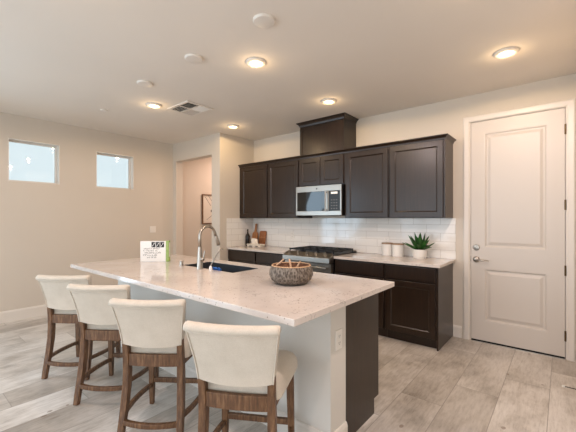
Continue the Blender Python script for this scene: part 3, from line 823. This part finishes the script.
for i, (x, y, a, lb) in enumerate(SP):
    o = st if i == 0 else copy_tree(st)
    o.location = (x, y, 0); o.rotation_euler = (0, 0, math.radians(a)); tag(o, lb, 'bar stool', 'upholstered bar stools at the island')

# ------------------------------------------------------------------ things on the island
ang = math.radians(40)
t = thing('display_box', 'white printed card box with green edge standing on the island', 'box', (-3.318, 1.790, IZ+.0005), ang)
B().box(-.133, .133, -.001, .045, 0, .214).build('front_card', M['card'], t, bevel=.001)
B().box(.1335, .164, -.0015, .047, 0, .218).build('side_card', M['green'], t, bevel=.001)
b = B()
def blk(b, x, z, w_, h_): b.box(x, x+w_, -.0022, -.0012, z, z+h_)
mk = B()
for k in range(3):
    x = -.016+k*.046
    blk(b, x, .150, .040, .056)
    for q in range(2): mk.box(-.003, .003, -.0028, -.0021, -.011, .011, Matrix.Translation((x+.012+q*.015, 0, .167+q*.022)) @ Matrix.Rotation(.7, 4, 'Y'))
pr = b.build('printed_blocks', M['inkblack'], t)
mk.build('printed_marks', M['card'], pr)
rnd = random.Random(4); b = B()
for z, xa, xb in ((.130, -.095, .075), (.108, -.10, .045), (.086, -.085, .09), (.060, -.10, .055), (.036, -.06, .035)):
    x = xa
    while x < xb:
        w_ = rnd.uniform(.006, .016)
        blk(b, x, z, .0035, rnd.uniform(.010, .018)); 
        if rnd.random() < .7: blk(b, x, z+rnd.choice((0, .006, .012)), w_, .0038)
        x += w_+rnd.uniform(.003, .008)
b.build('printed_lines', M['ink'], t)
b = B(); rnd = random.Random(9)
t2 = b.box(.1641, .1646, .008, .038, .05, .20).build('side_print', M['plate'], t)

bx_, by_ = -1.474, 1.818
rb = random.Random(3)
t = thing('wooden_bowl', 'round carved grey wooden bowl on the island', 'bowl', (bx_, by_, IZ+.0005))
def wob(a, z): return 1+.012*math.sin(a*23+z*60)+.01*math.sin(a*37-z*110)
o = B().lathe([(.001, 0), (.085, 0), (.112, .006), (.140, .030), (.153, .062), (.150, .095), (.140, .118), (.137, .124), (.131, .124), (.139, .085), (.122, .035), (.085, .014), (.001, .012)], n=72, fn=wob).build('shell', [M['bowl'], M['pod']], t, smooth=True)
for p in o.data.polygons:
    c = p.center; rr = math.hypot(c.x, c.y)
    if c.x*p.normal.x + c.y*p.normal.y < -.02*rr or (p.normal.z > .6 and c.z > .005 and rr < .125): p.material_index = 1
b = B(); rs = [[(r*math.cos(2*PI*k/48), r*math.sin(2*PI*k/48), z) for k in range(48)] for r, z in ((.1385, .1245), (.138, .129), (.134, .131), (.1305, .129), (.130, .1245), (.1385, .1245))]
b.rings(rs, cap0=False, cap1=False); bmesh.ops.remove_doubles(b.bm, verts=b.bm.verts[:], dist=1e-6); b.build('rim', M['rim'], t, smooth=True)
# dried pods and sticks in it
PO = [(-.046, -.060, .040), (.043, -.062, .038), (.073, .021, .036), (.004, .076, .040), (-.071, .028, .037)]
first = None
PL = ['front left', 'front right', 'right', 'rear', 'left', 'middle']
for i, (x, y, r) in enumerate(PO):
    if first is None:
        first = B().lathe([(.001, -.040), (.016, -.038), (.030, -.024), (.036, -.004), (.033, .016), (.020, .030), (.009, .037), (.011, .042), (.001, .043)], n=20, fn=lambda a, z: 1+.08*math.sin(a*7)).build('seed_pod', M['pod'], smooth=True); o = first
    else: o = first.copy(); C.objects.link(o)
    o.location = (bx_+x, by_+y, IZ+.080); o.rotation_euler = (rb.uniform(-.25, .25), rb.uniform(-.25, .25), rb.uniform(0, 6))
    tag(o, 'brown dried seed pod lying in the wooden bowl', 'seed pod', 'dried seed pods in the bowl')
SK = [((-.085, -.060, .122), (-.030, -.048, .168), 'pale stick jutting up at left in the wooden bowl'),
      ((-.000, -.01, .080), (-.030, .015, .165), 'pale stick leaning left at the back of the wooden bowl'),
      ((.030, -.015, .085), (.092, -.014, .160), 'pale stick jutting up at right in the wooden bowl')]
for p, q, lb in SK:
    p, q = Vector(p), Vector(q); m_ = (p+q)/2+Vector((.006, .004, .003))
    o = B().tube([p, m_, q], [.008, .0075, .006], 8).build('stick', M['stick'], smooth=True, loc=(bx_, by_, IZ), auto=50)
    tag(o, lb, 'stick', 'pale sticks in the bowl')

# ------------------------------------------------------------------ things on the kitchen worktops
ZW = ZT+.0005
t = thing('bottle', 'dark slim bottle beside the paddle cutting board', 'bottle', (-4.212, 4.000, ZW))
B().lathe([(.001, 0), (.036, 0), (.038, .004), (.038, .165), (.032, .19), (.014, .215), (.012, .262), (.014, .264), (.014, .273), (.001, .274)], n=24).build('glass', M['bottle'], t, smooth=True, auto=45)
B().lathe([(.0145, .255), (.0145, .285), (.001, .286)], n=16).build('cap', M['black'], t, smooth=True, auto=40)
def board(name, label, x, w_, h_, mat, hand, lean, y):
    t = thing(name, label, 'cutting board', (x, y, ZW)); t.rotation_euler = (-lean, 0, 0)
    pts = []; hwid = w_/2; r = .025
    def arc(cx, cz, a0, a1, rr, n=6): return [(cx+rr*math.cos(a0+(a1-a0)*k/(n-1)), cz+rr*math.sin(a0+(a1-a0)*k/(n-1))) for k in range(n)]
    pts += arc(-hwid+r, r, 1.5*PI, PI, r) if False else []
    P = [(-hwid+.01, 0), (hwid-.01, 0), (hwid, .01), (hwid, h_-(.04 if hand else .02)), (hwid-(.015 if hand else .006), h_-(.012 if hand else .006)), (hwid-(.04 if hand else .02), h_)]
    if hand:
        P += [(.026, h_+.012), (.019, h_+.035), (.019, h_+hand-.02)] + [(.019*math.cos(a), h_+hand-.02+.019*math.sin(a)) for a in (.6, 1.2, 1.94, 2.54)] + [(-.019, h_+hand-.02), (-.019, h_+.035), (-.026, h_+.012)]
    P += [(-hwid+(.04 if hand else .02), h_), (-hwid+(.015 if hand else .006), h_-(.012 if hand else .006)), (-hwid, h_-(.04 if hand else .02)), (-hwid, .01)]
    b = B().rings([[(px, yy, pz) for px, pz in P] for yy in (0, .018)]); b.build('board', mat, t, bevel=.003)
    if hand: B().tube([(0, -.001, h_+hand-.026), (0, .019, h_+hand-.026)], .007, 12).build('hole_shade', M['gap'], t)  # black plug stands in for the shaded hole, nothing is cut
    return t
board('cutting_board', 'paddle-shaped wooden cutting board with handle leaning on the backsplash', -4.165, .125, .245, M['board'], .145, .16, 4.095)
t = board('cutting_board', 'wide reddish wooden cutting board leaning right of the paddle board', -4.010, .150, .262, M['board2'], 0, .20, 4.120)
B().box(-.073, .073, -.0025, -.0002, .138, .160).build('band', M['board'], t)
t = thing('folded_towel', 'folded cream towel lying flat before the cutting boards', 'towel', (-3.975, 3.96, ZW), .05)
for k, (z, w_, dd) in enumerate(((0, .145, .065), (.0235, .15, .068))):
    b = B(); n = 17; P = []
    b.box(-w_, w_, -dd, dd, z+.001, z+.0225); b.build('fold', M['cloth'], t, bevel=.010, seg=4, smooth=True)
B().box(-.09, -.03, -.0660, -.0648, .006, .016).box(.05, .11, -.0660, -.0648, .006, .016).build('stripe', M['stripe'], t)
t = thing('folded_towel', 'white bunched napkin standing on the flat towel', 'towel', (-4.035, 3.985, ZW+.047), .1)
b = B(); n = 20
rs = []
for z, s_, sh in ((0, 1, 0), (.03, .98, 0), (.06, .95, -.003), (.078, .9, -.008), (.09, .55, -.022)):
    rs.append([((.068*math.cos(2*PI*k/n)*(1+.10*math.sin(2*PI*k/n*5)))*s_+sh, .024*math.sin(2*PI*k/n)*(1+.15*math.sin(2*PI*k/n*4))*s_, z) for k in range(n)])
b.rings(rs).build('napkin', M['cloth'], t, smooth=True, auto=60)
def canister(x, y, label):
    t = thing('canister', label, 'canister', (x, y, ZW), 0, 'white canisters with wooden lids')
    B().lathe([(.001, 0), (.066, 0), (.070, .004), (.070, .143), (.067, .146), (.001, .146)], n=40).build('jar', M['white_cer'], t, smooth=True, auto=40)
    B().lathe([(.001, .1462), (.073, .1462), (.074, .149), (.074, .158), (.072, .161), (.001, .162)], n=40).build('lid', M['lid'], t, smooth=True, auto=40)
canister(-1.742, 4.118, 'white canister with wooden lid, left and further back of the pair')
canister(-1.590, 4.082, 'white canister with wooden lid, right of the pair and nearer the plant')
t = thing('potted_plant', 'spiky green agave plant in a white pot on the right worktop', 'plant', (-1.312, 4.045, ZW))
B().lathe([(.001, 0), (.070, 0), (.074, .003), (.074, .012), (.070, .014), (.078, .018), (.080, .024), (.080, .105), (.077, .108), (.073, .105), (.072, .090), (.001, .090)], n=40).build('pot', M['white_cer'], t, smooth=True, auto=40)
B().lathe([(.0715, .0905), (.05, .094), (.001, .096)], n=24).build('soil', M['pod'], t, smooth=True)
b = B(); rl = random.Random(11)
def leaf(az, el, L, wd, curl):
    n = 8; dirh = Vector((math.cos(az), math.sin(az), 0)); side = Vector((-math.sin(az), math.cos(az), 0)); p = Vector((0, 0, .094)) + dirh*.012; e = el; rows = []; L *= 1-.45*max(0, math.sin(az))
    for k in range(n+1):
        f = k/n; wk = wd*(.55+.9*f if f < .4 else .91*(1-(f-.4)/.6)**.75)+.0008
        d = dirh*math.cos(e)+Vector((0,0,1))*math.sin(e); nn = Vector((0,0,1))*math.cos(e)-dirh*math.sin(e)
        rows.append([p-side*wk+nn*wk*.35, p-nn*wk*.15-side*wk*.3, p-nn*wk*.15+side*wk*.3, p+side*wk+nn*wk*.35, p-nn*(wk*.5+.0015)])
        p = p+d*L/n; e += curl/n
    b.rings(rows)
for k in range(8): leaf(k*2*PI/8+.2, .58+rl.uniform(-.12, .12),   .195+rl.uniform(-.01, .02), .027, rl.uniform(-.5, .05))
for k in range(7): leaf(k*2*PI/7+.55, .95+rl.uniform(-.1, .1), .215, .034, .1)
for k in range(5): leaf(k*2*PI/5+.1, 1.28, .222, .036, .15)
b.build('foliage', M['leaf'], t, smooth=True, auto=50)

# framed picture inside the hall
t = thing('framed_picture', 'framed pale line picture on the hall wall beyond the opening', 'picture', (XL+.001, 4.405, 1.555), PI/2)
b = B(); hw_, hh_ = .32, .305; f = .022
for a in ((-hw_, -hw_+f, -hh_, hh_), (hw_-f, hw_, -hh_, hh_), (-hw_+f, hw_-f, -hh_, -hh_+f), (-hw_+f, hw_-f, hh_-f, hh_)): b.box(a[0], a[1], -.03, 0, a[2], a[3])
b.build('frame', M['stool'], t, bevel=.002)
sh = B().box(-hw_+f, hw_-f, -.012, -.002, -hh_+f, hh_-f).build('sheet', M['paper'], t)
b = B()
for (x, z, L_, a) in ((-.17, .16, .22, .9), (-.10, .20, .2, .9), (-.12, -.16, .2, -.6)):
    b.box(-L_/2, L_/2, -.0135, -.0121, -.004, .004, Matrix.Translation((x, 0, z)) @ Matrix.Rotation(a, 4, 'Y'))
b.build('lines', M['ink'], sh)
B().box(-.10, -.06, -.0136, -.0121, -.06, -.01).build('spot', M['inkblack'], sh)
